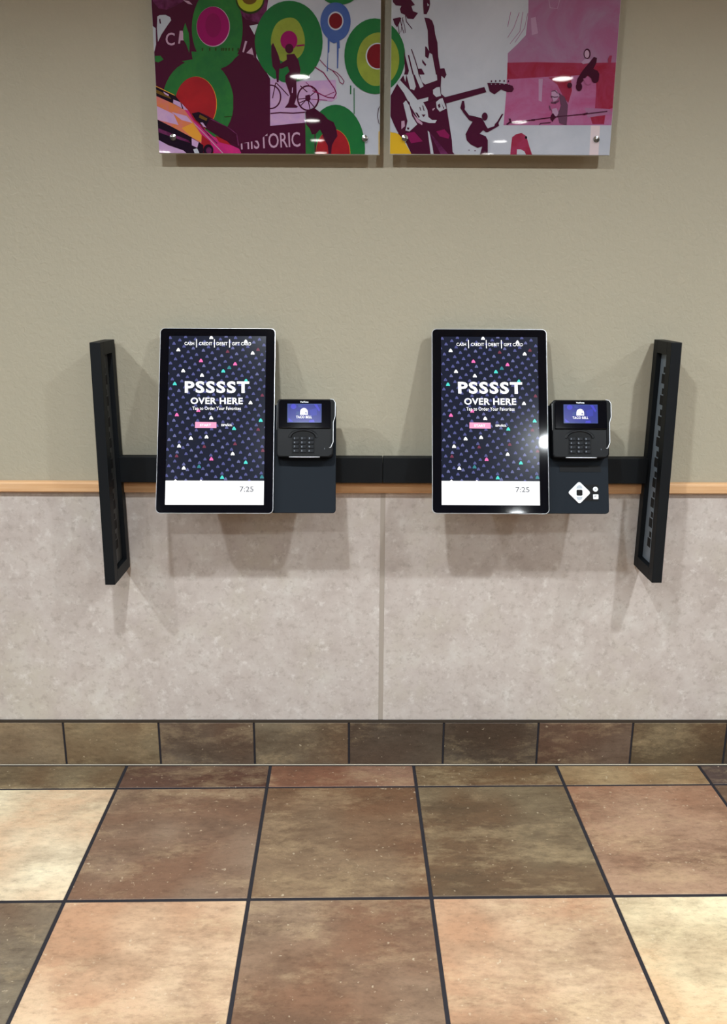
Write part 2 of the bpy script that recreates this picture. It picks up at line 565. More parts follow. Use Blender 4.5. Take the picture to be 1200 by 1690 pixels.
# ------------------------------------------------------------------ side panels with a slotted strip
def side_panel(X, z0, z1, s, lab, M_strip2):
    """s = +1: the panel stands on the right and its open face looks left"""
    r = empty('side_panel', (X, 0, z0)); tag(r, lab, 'side panel', 'black side panels beside the kiosks')
    H = z1 - z0; T = 0.028; yb = -0.008

    def fy(z): return -0.160 + (0.025) * (z / H)        # front edge leans back towards the top

    def X_(t): return s * t                             # t = 0 inner face, T outer face

    def hexa(t0, t1, ya, yb_, za, zb):
        bm = bmesh.new()
        p = [(X_(t0), ya(za), za), (X_(t1), ya(za), za), (X_(t1), yb_(za), za), (X_(t0), yb_(za), za)]
        p += [(a, (ya if i in (0, 1) else yb_)(zb), zb) for i, (a, _, __) in enumerate(p)]
        bm_hexa(bm, p); return bm
    c = lambda v: (lambda z: v)
    f_in = lambda z: fy(z) + 0.030
    b_in = c(-0.036)
    m = 0.034
    for nm, args in (('front_post', (0, T, fy, f_in, 0, H)), ('rear_post', (0, T, b_in, c(yb), 0, H)),
                     ('top_block', (0, T, f_in, b_in, H - m, H)), ('bottom_block', (0, T, f_in, b_in, 0, m)),
                     ('back_sheet', (T - 0.004, T, f_in, b_in, m, H - m))):
        bm = hexa(*args)
        mesh_obj(nm, finish(bm, nm, 0.0012 if 'post' in nm else 0.0, 2), M_blk, r)
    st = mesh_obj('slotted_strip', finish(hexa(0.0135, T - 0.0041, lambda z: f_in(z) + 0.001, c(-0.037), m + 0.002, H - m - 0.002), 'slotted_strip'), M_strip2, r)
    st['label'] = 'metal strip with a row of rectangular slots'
    k = 0; z = m + 0.045
    while z < H - m - 0.03:
        bm = bmesh.new()
        x0 = X_(0.0131); x1 = X_(0.0140)
        ym = -0.066 + 0.014 * (z / H)
        bm_box(bm, min(x0, x1), max(x0, x1), ym - 0.024, ym, z, z + 0.026)
        bm_box(bm, min(x0, x1), max(x0, x1), ym - 0.024, ym - 0.009, z + 0.030, z + 0.046)
        mesh_obj('slot', finish(bm, 'slot'), M_hole, st)
        z += 0.0585; k += 1
    # fixing screw on the inner face
    bm = bmesh.new(); bmesh.ops.create_cone(bm, cap_ends=True, segments=12, radius1=0.004, radius2=0.003, depth=0.002, matrix=Matrix.Translation((X_(-0.0008), -0.022, H * 0.48)) @ Matrix.Rotation(math.pi / 2, 4, 'Y'))
    mesh_obj('screw', finish(bm, 'screw'), M_grey, r)
    return r


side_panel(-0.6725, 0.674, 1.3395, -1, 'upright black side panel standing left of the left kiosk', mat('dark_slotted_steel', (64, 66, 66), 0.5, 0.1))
side_panel(0.8280, 0.683, 1.3460, 1, 'upright black side panel with grey slotted strip, right of the right kiosk', M_grey)

# ------------------------------------------------------------------ kiosks
TILT = math.radians(-19.5)
KYAW = math.radians(-0.7)       # the right kiosk is turned a touch
KW = 0.157                       # half width
KH = 0.5065
SX, SZ0, SZ1 = 0.1318, 0.0228, 0.4840
icons = dict(
    white=[(262, 288), (525, 187), (800, 217), (855, 312), (300, 457), (450, 492), (838, 712), (523, 834), (485, 985), (360, 997), (265, 1058), (695, 1118), (302, 1232)],
    pink=[(442, 375), (715, 400), (248, 810), (420, 775), (524, 1160)],
    teal=[(620, 458), (232, 562), (802, 535), (920, 852), (706, 918), (800, 1186), (610, 1305)],
    dimteal=[(425, 1220), (930, 1300), (668, 430)],
    red=[(655, 300), (898, 283), (932, 652), (900, 925), (714, 1040), (467, 1062), (937, 1092), (245, 1137)])
G_nav = glow('navy', (30, 35, 52))
G_peri = glow('periwinkle', (92, 96, 152))
G_peri2 = glow('pale_periwinkle', (112, 116, 166))
G_wht = glow('white', (255, 255, 255), 1.25)
G_pink = glow('pink', (255, 120, 190), 1.1)
G_btn = glow('button_pink', (255, 170, 205), 1.1)
G_teal = glow('teal', (90, 235, 225), 1.0)
G_dteal = glow('dim_teal', (62, 140, 150))
G_red = glow('dim_red', (128, 62, 84))
G_clock = glow('clock_grey', (130, 132, 138))


def kiosk(cx, z, lab, nav, rz=0.0):
    r = empty('order_kiosk', (cx, -0.2045, z), TILT, rz)
    tag(r, lab, 'kiosk', 'self-order kiosks on the wall')
    prism('rear_housing', rrect(-KW + 0.003, KW - 0.003, 0.003, KH - 0.003, 0.012), 0.010, 0.030, M_blk, r)
    rim = prism('aluminium_rim', rrect(-KW, KW, 0, KH, 0.0125), 0.0022, 0.0105, M_alu, r); rim['label'] = 'thin silver rim around the screen'
    gl = prism('bezel_glass', rrect(-KW + 0.0014, KW - 0.0014, 0.0014, KH - 0.0014, 0.0115), 0.0, 0.006, M_glass, r, 0.0006)
    gl['label'] = 'glossy black glass bezel'
    sn = box('screen', -SX, SX, -0.0002, 0.001, SZ0, SZ1, G_nav, r)
    sn['label'] = 'lit touch screen with navy pattern and white lettering'

    def f(x, y):
        t = (y - 175) / 1345.0
        xl, xr = 190 - 40 * t, 962 - 17 * t
        return (-SX + 2 * SX * (x - xl) / (xr - xl), SZ1 - (SZ1 - SZ0) * t)
    p = Print(-0.0003, f, (-SX, SX, SZ0, SZ1))
    special = [(q, k) for k, L in icons.items() for q in L]

    def icon(x, y, m, s=1.0):
        pts = []
        for a, rr in ((90, 15), (60, 12), (-5, 13), (-32, 17.5), (-48, 16), (-90, 10), (-132, 16), (-148, 17.5), (-175, 13), (120, 12)):
            pts.append((x + s * rr * math.cos(math.radians(a)), y - s * rr * math.sin(math.radians(a))))
        p.poly(pts, m, bump=False)
    p.layer += 1
    rnd = random.Random(3)
    for i in range(-20, 40):
        for j in range(-20, 60):
            x = 214 + 75.5 * i - 46 * j; y = 318 + 18.0 * i + 30 * j
            x += rnd.uniform(-5, 5); y += rnd.uniform(-4, 4)
            if not (150 < x < 970 and 170 < y < 1330): continue
            if any(abs(x - q[0]) < 27 and abs(y - q[1]) < 24 for q, _ in special): continue
            icon(x, y, G_peri if rnd.random() < 0.8 else G_peri2, 0.92)
    for (x, y), k in special:
        icon(x, y, dict(white=G_wht, pink=G_pink, teal=G_teal, dimteal=G_dteal, red=G_red)[k], 1.08 if k != 'red' else 0.95)
    p.poly([(100, 1331), (1000, 1331), (1000, 1540), (100, 1540)], G_wht)
    for x, y in ((235, 1331), (440, 1333)): p.poly([(x - 13, y), (x, y - 11), (x + 13, y)], G_wht)
    # header
    for t_, xa, xb in (('CASH', 311, 388), ('CREDIT', 427, 532), ('DEBIT', 567, 654), ('GIFT CARD', 690, 843)):
        p.text(t_, (xa + xb) / 2, 237, xb - xa, 26, G_wht, True, offset=0.018, spacing=1.06)
    for x in (407, 550, 671): p.stroke([(x, 203), (x, 266)], 7, G_wht)
    p.text('PSSSST', 570, 588, 516, 96, G_wht, True, offset=0.035, spacing=1.16)
    p.text('OVER HERE', 567, 698, 418, 54, G_wht, True, offset=0.03, spacing=1.08)
    p.text('Tap to Order Your Favorites', 567, 762, 388, 36, G_wht, True, offset=0.012, spacing=1.05)
    p.poly([(395, 866), (565, 868), (565, 915), (393, 914)], G_btn)
    p.text('START', 477, 892, 90, 20, G_wht, True, offset=0.03)
    p.text('ESPAÑOL', 648, 889, 88, 22, G_wht, True, offset=0.03)
    p.text('7:25', 807, 1397, 112, 42, G_clock, True, offset=0.012)
    p.build('screen_graphics', sn)
    # side plate that carries the card terminal
    pl = prism('side_plate', rrect(KW - 0.004, 0.3235, 0.003, 0.299, (0.002, 0.009, 0.006, 0.002)), 0.022, 0.034, M_plate, r, 0.0012)
    prism('plate_backing', rrect(KW - 0.01, 0.318, 0.006, 0.291, 0.006), 0.0341, 0.044, M_blk2, r)
    # bracket between the kiosk and the wall rail
    bm = bmesh.new()
    inv = (Matrix.Rotation(rz, 4, 'Z') @ Matrix.Rotation(TILT, 4, 'X')).inverted()
    def loc(x, y, zz): return inv @ Vector((x, y + 0.2045, zz - z))
    q = [(-0.10, -0.0525, BZ0 + 0.004), (0.15, -0.0525, BZ0 + 0.004), (0.15, -0.0525, BZ1 - 0.004), (-0.10, -0.0525, BZ1 - 0.004)]
    fr = [(-0.10, 0.0302, 0.060), (0.15, 0.0302, 0.060), (0.15, 0.0302, 0.165), (-0.10, 0.0302, 0.165)]
    vs = [bm.verts.new(loc(*a)) for a in q] + [bm.verts.new(a) for a in fr]
    for fc in ((0, 1, 2, 3), (7, 6, 5, 4), (0, 4, 5, 1), (1, 5, 6, 2), (2, 6, 7, 3), (3, 7, 4, 0)):
        bm.faces.new([vs[i] for i in fc])
    mesh_obj('wall_bracket', finish(bm, 'wall_bracket'), M_blk2, r)
    if nav:
        NX, NZ, D = 0.2428, 0.0595, 0.0300
        base = prism('button_field', rrect(NX - 0.008, NX + 0.053, NZ - 0.022, NZ + 0.022, 0.003), 0.0212, 0.0219, M_plas2, r)

        def diamond(h, rad):
            o = rrect(-h, h, -h, h, rad)
            k = math.sqrt(0.5)
            return [(NX + (a - b) * k, NZ + (a + b) * k) for a, b in o]
        pad = prism('navigation_pad', diamond(D * 0.735, 0.006), 0.0180, 0.0211, M_white, r, 0.001)
        pad['label'] = 'white diamond-shaped navigation pad with dark square centre button'
        for ang, mm in ((90, M_pgrey), (270, M_pgrey), (0, M_white), (180, M_white)):
            a = math.radians(ang); ux, uz = math.cos(a), math.sin(a)
            pts = [(0.0115, -0.0085), (0.0115, 0.0085), (0.0185, 0.0052), (0.0205, 0.0), (0.0185, -0.0052)]
            prism('arrow_key', [(NX + ux * u - uz * v, NZ + uz * u + ux * v) for u, v in pts][::-1], 0.0170, 0.0179, mm, pad)
        prism('centre_button', rrect(NX - 0.0078, NX + 0.0078, NZ - 0.0078, NZ + 0.0078, 0.003), 0.0166, 0.0179, M_plas2, pad)
        b1 = prism('round_button', [(0.2865 + 0.0068 * math.cos(2 * math.pi * k / 24), 0.0690 + 0.0068 * math.sin(2 * math.pi * k / 24)) for k in range(24)], 0.0180, 0.0211, M_white, r, 0.0006)
        pp = Print(0.0179); pp.ring(0.2865, 0.0690, 0.0042, 0.0042, 0.0007, M_pgrey, 16)
        pp.poly([(0.2851, 0.0680), (0.2851, 0.0704), (0.2861, 0.0692)], M_hole); pp.poly([(0.2861, 0.0676), (0.2879, 0.0692), (0.2861, 0.0708)], M_hole); pp.build('mark', b1)
        b2 = prism('square_button', rrect(0.2870 - 0.0072, 0.2870 + 0.0072, 0.0485 - 0.0066, 0.0485 + 0.0066, 0.0016), 0.0180, 0.0211, M_white, r, 0.0006)
        pp = Print(0.0179); pp.stroke([(0.2844, 0.0479), (0.2844, 0.0507), (0.2884, 0.0507)], 0.0013, M_hole); pp.poly([(0.2844, 0.0491), (0.2860, 0.0507), (0.2844, 0.0507)], M_hole); pp.build('mark', b2)
        sl = prism('embossed_strip', rrect(0.191, 0.303, 0.116, 0.134, 0.002), 0.0212, 0.0219, M_plas2, r); sl['label'] = 'shallow dark strip under the card terminal'
    return r


kiosk(-0.3800, 0.8956, 'wall-mounted order kiosk with a plain side plate, nearer the left side panel', False)
kiosk(0.3600, 0.8966, 'wall-mounted order kiosk with a white diamond navigation pad on its side plate', True, KYAW)


# ------------------------------------------------------------------ card terminals
def terminal(cx, z, lab, dx=0.0, rz=0.0):
    r = empty('payment_terminal', (cx, -0.2045, z), TILT, rz)
    tag(r, lab, 'card terminal', 'card terminals beside the screens')
    X0, X1, Z0, Z1 = 0.1655 + dx, 0.3160 + dx, 0.1500, 0.3075
    yf, yb = -0.016, 0.0210
    prism('body', rrect(X0, X1, Z0, Z1, (0.008, 0.012, 0.009, 0.010)), yf, yb, M_plas, r, 0.003)
    # display hood, proud of the body
    hood = prism('display_glass', rrect(X0 + 0.0055, X1 - 0.0055, 0.2275, 0.3040, (0.003, 0.003, 0.007, 0.007)), yf - 0.005, yf - 0.0002, M_glass, r, 0.0012)
    sx0, sx1, sz0, sz1 = X0 + 0.0285, X0 + 0.1200, 0.2425, 0.2935
    sn = box('screen', sx0, sx1, yf - 0.0054, yf - 0.0051, sz0, sz1, glow('royal_blue', (54, 62, 150)), r)
    sn['label'] = 'small lit blue screen with a white bell logo'
    p = Print(yf - 0.0055, lambda x, y: (sx0 + (x - 180) / 670 * (sx1 - sx0), sz1 - (y - 180) / 365 * (sz1 - sz0)), (sx0, sx1, sz0, sz1))
    B1, B2 = glow('bright_blue', (72, 72, 205)), glow('slate_blue', (62, 80, 150))
    p.poly([(180, 180), (850, 180), (850, 545), (180, 545)], B2)
    p.poly([(196, 196), (836, 196), (836, 530), (196, 530)], glow('royal_blue', (54, 62, 150)))
    p.ell(300, 235, 55, 50, B1, 20); p.poly([(700, 190), (760, 190), (820, 300), (800, 330)], B1)
    p.poly([(200, 450), (300, 530), (215, 530)], B1); p.poly([(610, 500), (700, 490), (720, 540), (600, 540)], B1)
    p.poly([(620, 300), (760, 260), (760, 400), (640, 420)], glow('mid_blue', (60, 68, 175))); p.poly([(390, 200), (470, 215), (470, 250), (400, 245)], B2)
    p.poly([(360, 330), (430, 330), (430, 400), (350, 390)], B2)
    # bell logo
    p.poly([(430, 395), (432, 330), (440, 300), (460, 278), (490, 265), (520, 265), (550, 278), (570, 300), (580, 330), (582, 395)], G_wht)
    p.poly([(528, 352), (545, 338), (562, 352), (566, 378), (548, 386), (530, 370)], B2)
    p.ell(548, 368, 9, 8, G_wht, 12)
    p.stroke([(545, 290), (556, 306)], 9, B2); p.stroke([(446, 330), (446, 372)], 5, glow('pale_blue', (190, 195, 240)))
    p.text('TACO BELL', 507, 438, 310, 50, G_wht, True, offset=0.022, spacing=1.08)
    p.build('screen_graphics', sn)
    pw = Print(yf - 0.0052); pw.text('VeriFone', X0 + 0.0735, 0.2985, 0.0225, 0.0042, M_white, offset=0.04); pw.build('wordmark', hood)
    # recessed keypad field
    kx = X0 + 0.0715
    out = [(kx - 0.031, 0.158), (kx + 0.031, 0.158)]
    n = 14
    top = [(kx + 0.031 * math.cos(math.pi * i / n) ** 1 if abs(math.cos(math.pi * i / n)) < 0.999 else kx + 0.031 * math.copysign(1, math.cos(math.pi * i / n)), 0.203 + 0.0165 * math.sin(math.pi * i / n)) for i in range(n + 1)]
    kp = prism('keypad', out + top, yf - 0.0006, yf + 0.002, M_plas2, r)
    kp['label'] = 'sunken arched keypad with dark rubber keys'
    # raised cheek arching around the keypad
    bmc = bmesh.new()
    for (ax, az), (bx, bz) in zip(top, top[1:]):
        sc_ = 1.10
        o = lambda x, zz: (kx + (x - kx) * sc_, 0.203 + (zz - 0.203) * 1.18)
        a2, b2 = o(ax, az), o(bx, bz)
        vs = [bmc.verts.new(q) for q in ((ax, yf - 0.0006, az), (bx, yf - 0.0006, bz), (b2[0], yf - 0.0040, b2[1]), (a2[0], yf - 0.0040, a2[1]))]
        bmc.faces.new(vs)
        a3 = (kx + (ax - kx) * 1.3, 0.203 + (az - 0.203) * 1.42); b3 = (kx + (bx - kx) * 1.3, 0.203 + (bz - 0.203) * 1.42)
        vs2 = [bmc.verts.new(q) for q in ((a2[0], yf - 0.0040, a2[1]), (b2[0], yf - 0.0040, b2[1]), (b3[0], yf - 0.0002, b3[1]), (a3[0], yf - 0.0002, a3[1]))]
        bmc.faces.new(vs2)
    bmesh.ops.remove_doubles(bmc, verts=bmc.verts, dist=1e-5)
    mesh_obj('keypad_cheek', finish(bmc, 'keypad_cheek', sm=True), M_plas, r)
    kb = bmesh.new(); bm_prism(kb, rrect(-0.0082, 0.0082, -0.0042, 0.0042, 0.0015, 2), -0.0022, 0, 0.0008)
    key_me = finish(kb, 'key'); key_me.materials.append(M_key)
    names = ['1', '2', '3', '4', '5', '6', '7', '8', '9', '*', '0', '#']
    for i in range(12):
        c, rw = i % 3, i // 3
        k = mesh_obj('key', key_me, None, kp)
        k.location = (kx + (c - 1) * 0.0198, yf - 0.0007, 0.2005 - rw * 0.0113)
        lp = Print(-0.0023); lp.text(names[i], -0.0035, 0, 0.0032 if names[i] != '1' else 0.0014, 0.0046, M_legend, offset=0.02)
        if names[i] in '23456789': lp.stroke([(0.0005, -0.0002), (0.0052, -0.0002)], 0.0016, M_key)
        lp.build('legend', k)
    # card swipe wall on the right with its edge highlight painted as a pale strip
    sw = [(0.3075, 0.3070), (0.3165, 0.3055), (0.3215, 0.2975), (0.3215, 0.2610), (0.3165, 0.2440), (0.3165, 0.1910), (0.3100, 0.1755), (0.3060, 0.1755)]
    sw = [(x + dx, zz) for x, zz in sw]
    prism('swipe_wall', [(X1 - 0.006, 0.1760), (sw[6][0], 0.1760)] + sw[1:6][::-1] + [(X1 - 0.006, 0.3065)], yf - 0.0030, yb + 0.0005, M_plas2, r)
    ed = mesh_obj('swipe_edge_highlight', tube_mesh('swipe_edge_highlight', [(x + 0.0006, yf - 0.0030, zz) for x, zz in sw], 0.0011), M_silver, r)
    ed['label'] = 'pale edge along the card slot with its highlight in the colour'
    # highlight of the chrome lip, painted as a pale tube along the bottom edge
    lip = mesh_obj('lower_lip_highlight', tube_mesh('lower_lip_highlight', [(X0 + 0.034 + 0.082 * i / 6, yf + 0.0005, Z0 + 0.0004) for i in range(7)], 0.0011), M_silver, r)
    lip['label'] = 'painted highlight line along the lower front edge'
    lp = Print(yf - 0.0003); lp.stroke([(X1 - 0.022, 0.1715), (X1 - 0.022, 0.1745)], 0.0011, M_legend); lp.build('indicator', r)
    mesh_obj('left_edge_strip', tube_mesh('left_edge_strip', [(X0 + 0.0002, yf + 0.0035, Z0 + 0.075), (X0 + 0.0002, yf + 0.0035, Z1 - 0.011), (X0 + 0.003, yf + 0.0035, Z1 - 0.003)], 0.0007), M_silver, r)
    return r


terminal(-0.3800, 0.8956, 'black card payment terminal above the plain side plate of the left kiosk')
terminal(0.3600, 0.8966, 'black card payment terminal above the white navigation pad of the right kiosk', 0.0, KYAW)

# ------------------------------------------------------------------ glass art panels
AY = -0.040


def ink(name, rgb):
    return mat('ink_' + name, rgb, 0.9, coat=0.9, spec=0.0)


def ink2(name, a, b, scale=9.0):
    m = ink(name, a); t = NT(m)
    co = t.n('ShaderNodeTexCoord').outputs['Object']
    t.l(t.mix(t.ramp(t.noise(co, scale, 6, 0.65, 0.6), [(0.36, (0, 0, 0)), (0.64, (255, 255, 255))]), lin(a), lin(b)), t.b.inputs['Base Color'])
    return m


I_w = ink2('cool_white', (188, 192, 204), (174, 179, 192), 4)
I_mar = ink('maroon', (70, 20, 48)); I_mar2 = ink('deep_maroon', (62, 16, 42)); I_mag = ink('plum', (128, 28, 82))
I_pur = ink2('splatter_purple', (112, 50, 96), (76, 24, 58), 40)
I_g1 = ink2('leaf_green', (48, 116, 56), (38, 100, 56), 14); I_g2 = ink2('bottle_green', (30, 102, 58), (34, 110, 58), 12)
I_ol = ink2('olive', (142, 158, 62), (126, 138, 58), 14); I_pk = ink('hot_pink', (142, 20, 92)); I_pk2 = ink('dark_pink', (128, 20, 82))
I_red = ink2('poppy_red', (164, 36, 44), (146, 33, 42), 14); I_dr = ink('dark_red', (112, 22, 34))
I_blu = ink2('denim_blue', (70, 96, 158), (60, 88, 156), 16); I_yel = ink('mustard', (214, 172, 44)); I_av = ink('avocado', (168, 180, 52)); I_avd = ink('avocado_skin', (44, 58, 28)); I_br = ink('stone_brown', (104, 76, 32))
I_lil = ink2('lilac', (196, 160, 196), (182, 148, 196), 30); I_lt = ink('dull_pink', (184, 150, 176)); I_blk = ink('near_black', (28, 16, 34))
I_or = ink2('burnt_orange', (206, 120, 62), (200, 110, 120), 22); I_orY = ink('amber', (216, 150, 58)); I_mg2 = ink2('magenta', (196, 46, 120), (170, 40, 110), 26)
I_rose = ink2('rose_wash', (156, 94, 134), (156, 120, 152), 9); I_ro2 = ink2('magenta_wash', (166, 80, 126), (172, 112, 154), 11); I_crim = ink2('crimson_wash', (142, 34, 56), (154, 56, 90), 14)
I_gh = ink('ghost_grey', (98, 64, 88)); I_gh2 = ink('ghost_pale', (176, 140, 172))
M_edge = mat('frosted_glass_edge', (206, 212, 214), 0.25)


def K(ox, oy, s=6.0):
    return lambda pts: [(ox + x / s, oy + y / s) for x, y in pts]


def art_panel(x0, x1, z0, z1, lab, paint):
    r = empty('art_panel', ((x0 + x1) / 2, WALL_Y, z0)); tag(r, lab, 'wall art', 'glass art panels above the kiosks')
    cx, cz = (x0 + x1) / 2, z0
    hw, H = (x1 - x0) / 2, z1 - z0
    oy = -WALL_Y                       # local y of the world plane y = 0
    box('glass_plate', -hw, hw, AY + oy, AY + oy + 0.008, 0, H, M_edge, r, 0.0008, 1)

    def f(px, py):
        a, b = on_plane(px, py, AY); return a - cx, b - cz
    p = Print(AY + oy - 0.0001, f, (-hw + 0.0008, hw - 0.0008, 0.0012, H - 0.0012))
    paint(p)
    o = p.build('printed_artwork', r); o['label'] = 'glossy printed picture'
    for sx in (-1, 1):
        for zz in (0.0385, H - 0.0385):
            bm = bmesh.new()
            bmesh.ops.create_cone(bm, cap_ends=True, segments=20, radius1=0.007, radius2=0.007, depth=-(AY + oy + 0.0082), matrix=Matrix.Translation((sx * (hw - 0.0385), (AY + oy + 0.0082) / 2, zz)) @ Matrix.Rotation(math.pi / 2, 4, 'X'))
            so = mesh_obj('standoff', finish(bm, 'standoff', sm=False), M_chrome, r)
            bm = bmesh.new(); n = 20
            yA = AY + oy - p.STEP * (p.layer + 3) - 0.0002
            ra = [bm.verts.new((sx * (hw - 0.0385) + 0.0092 * math.cos(2 * math.pi * k / n), yA, zz + 0.0092 * math.sin(2 * math.pi * k / n))) for k in range(n)]
            rb = [bm.verts.new((sx * (hw - 0.0385) + 0.0080 * math.cos(2 * math.pi * k / n), yA - 0.0035, zz + 0.0080 * math.sin(2 * math.pi * k / n))) for k in range(n)]
            ct = bm.verts.new((sx * (hw - 0.0385), yA - 0.0052, zz))
            for k in range(n):
                bm.faces.new((ra[k], ra[(k + 1) % n], rb[(k + 1) % n], rb[k])); bm.faces.new((rb[k], rb[(k + 1) % n], ct))
            bm.faces.new(ra[::-1])
            mesh_obj('cap', finish(bm, 'cap'), M_chrome, so)
    return r


def left_art(p):
    a, b, c, d = K(245, 0), K(435, 0), K(245, 125), K(435, 125)
    P = p.poly
    P([(200, -300), (700, -300), (700, 300), (200, 300)], I_w)
    P([(200, -300), (420, -300), (442, -60), (440, 5), (430, 22), (424, 60), (423, 95), (438, 116), (446, 130), (446, 262), (200, 262)], I_mar)
    p.ell(500, -150, 60, 70, I_g1); p.ell(500, -150, 30, 36, I_yel); p.ell(330, -160, 50, 60, I_blu); p.ell(330, -160, 22, 26, I_pk)
    P([(383, -20), (389, 12), (398, 24), (406, 32), (428, 38), (440, 18), (446, -20)], I_pur)
    P([(252, -20), (252, 2), (262, 14), (275, 16), (290, 10), (306, 0), (312, -20)], I_pur); P([(302, 0), (312, 2), (318, 8), (310, 6)], I_lt)
    P(a([(88, 165), (110, 150), (170, 148), (215, 170), (225, 200), (190, 250), (130, 340), (95, 415), (85, 290)]), I_w)
    P(a([(40, 255), (72, 280), (76, 440), (60, 510), (40, 500)]), I_w)
    P(a([(105, 190), (118, 185), (125, 235), (112, 235)]), I_mar2)
    p.text('C', 281, 64.5, 15, 21, I_lt, True, offset=0.01); P(a([(310, 305), (340, 305), (355, 400), (318, 400), (312, 432), (295, 432)]), I_lt)
    P(a([(365, 225), (385, 290), (400, 330), (410, 440), (405, 525), (375, 440), (345, 390), (345, 290)]), I_g1)
    P(a([(65, 555), (120, 553), (150, 590), (100, 618), (66, 610)]), I_g1)
    P(a([(1000, 255), (1085, 240), (1050, 345)]), I_w)
    P(a([(958, 405), (978, 410), (945, 520), (930, 515)]), I_lt); P(a([(970, 525), (1025, 470), (1050, 580), (1040, 545)]), I_lt)
    # stacked green rings on the left
    p.ell(327, 168, 59, 70, I_g1, wob=0.01); P([(316, 85), (395, 90), (375, 108), (363, 114), (372, 130), (320, 110), (300, 101), (318, 98)], I_g1)
    p.ell(359, 46, 42, 68, I_g1, wob=0.01)
    p.ell(352, 44, 27.5, 33.2, I_lt); p.ell(351.5, 43.5, 26.8, 32.2, I_pk, wob=0.008); p.ell(352, 42, 13, 20, I_pk2)
    p.ell(323.6, 172, 34.5, 45.6, I_orY); p.ell(323, 172, 34.2, 45.4, I_red)
    for x in (333, 345, 355, 365, 368, 372, 377, 383, 392): P([(x, 79.5), (x + 2.5, 79), (x + 2.2, 83.5), (x + 0.4, 84.5)], I_avd)
    P([(370, 192.5), (384, 191.5), (384, 192.6), (371, 193.8)], I_avd)
    # avocado
    p.ell(413, -2, 24, 25, I_avd); p.ell(413, -2, 21.5, 21.5, I_av); p.ell(412, -2, 12, 9.5, I_br); p.ell(411, -3, 5, 3, I_avd)
    # big bottle-green target
    p.ell(477, 69, 56, 68, I_g2, wob=0.006); p.ell(475.5, 66, 28, 37, I_ol, wob=0.03); p.ell(477, 67, 14, 16, I_pk)
    # street with cyclist
    P([(446, 132), (456, 130), (470, 138), (500, 134), (554, 132), (556, 162), (548, 168), (530, 166), (515, 178), (503, 185), (503, 203), (446, 208)], I_lil)
    p.ring(508.5, 162, 18.5, 21.5, 2.6, I_mar); p.ring(447, 160, 17.5, 20.5, 2.4, I_mar)
    P([(200 + 185, 130), (446, 130), (446, 262), (385, 262)], I_mar)
    for q in ([(492, 164), (508, 162)], [(494, 170), (508, 164), (518, 176)], [(508, 162), (497, 174)], [(508, 162), (520, 152)], [(508, 162), (512, 182)], [(456, 137), (466, 147), (476, 158)], [(455, 137), (450, 162)], [(496, 142), (507, 152)]):
        p.stroke(q, 1.6, I_mar)
    P([(504, 158), (511, 156), (513, 164), (509, 168), (504, 166)], I_mar)
    p.stroke([(447, 187.5), (462, 186), (484, 187), (503, 185.5)], 2, I_mar)
    p.ell(477.5, 80.5, 6.8, 8, I_mar)
    P([(473, 90), (486, 89), (493, 100), (496, 115), (495, 126), (489, 130), (490, 160), (486, 172), (492, 176), (490, 178), (470, 178), (476, 170), (479, 158), (471, 135), (471, 125), (478, 118), (474, 108)], I_mar)
    P([(476, 97), (462, 106), (458, 103), (456, 110), (464, 114), (478, 108)], I_mar)
    P([(448, 75), (451, 71), (455, 80), (460, 92), (463, 104), (461, 116), (460, 136), (457, 136), (455, 117), (450, 110), (448, 92)], I_mar)
    p.stroke([(490, 76), (502, 74.5)], 2.5, I_pk2); p.stroke([(483, 145), (482.5, 153)], 1.6, I_lil)
    p.stroke([(520, 111), (534, 120), (545, 136), (552, 146), (555, 154), (551, 162), (541, 161), (516, 150)], 1.7, I_mag)
    p.stroke([(528, 99), (540, 112), (556, 120), (563, 127), (568, 134), (566, 139), (561, 136), (558, 127), (548, 116)], 1.1, I_mag)
    p.stroke([(505, 136), (520, 150), (536, 159), (552, 152)], 1.0, I_mag); p.stroke([(514, 164), (540, 165.5)], 0.9, I_mag)
    # blue target with drips
    p.ell(560, -14, 32, 22, I_g2)
    p.ell(554, 36, 25, 32, I_blu, wob=0.01)
    P([(541, 60), (560, 60), (561, 80), (559, 80), (558, 113), (556.4, 113), (556, 70), (551, 72), (544, 68), (543.5, 86), (541.6, 88), (541, 118), (539.5, 118), (541, 84)], I_blu)
    p.ell(554, 34.8, 13, 15.5, I_w); p.ell(554, 34.8, 11, 13, I_dr)
    # right green target running over the gap
    p.ell(619, 93, 51, 62, I_g2, wob=0.008); p.ell(623, 98, 34, 44, I_ol, wob=0.02); p.ell(623, 93, 19.5, 22, I_w); p.ell(623.5, 93, 17.8, 20.2, I_dr)
    p.stroke([(584.3, 146), (584.6, 188)], 1.4, I_g2); p.stroke([(578.8, 142), (578.8, 155)], 2.0, I_g2)
    # lower green target with a tree
    p.ell(554, 246, 48.5, 73, I_g2); P([(504, 204), (520, 192), (524, 260), (504, 260)], I_g1)
    p.ell(549.8, 252.4, 28.4, 39.3, I_orY); p.ell(549.6, 252.5, 28, 39, I_red)
    P([(504, 184), (512, 182), (518, 178), (528, 185), (535, 190), (541, 197), (551, 202), (555, 212), (557, 225), (552, 232), (548, 240), (546, 262), (543, 262), (541, 240), (535, 230), (532, 221), (528, 214), (522, 221), (515, 222), (511, 212), (505, 205)], I_mar2)
    P([(519, 216), (521, 216), (521.5, 258), (519.5, 258)], I_mar2)
    # sign
    P([(380, 212), (446, 208), (504, 202.5), (505, 262), (380, 262)], I_mar)
    p.text('HISTORIC', 446.5, 232.5, 98, 24.5, I_lt, True, rot=0.05, offset=0.006)
    P([(390, 212), (437, 208), (441, 221), (430, 231), (394, 238)], I_mar)
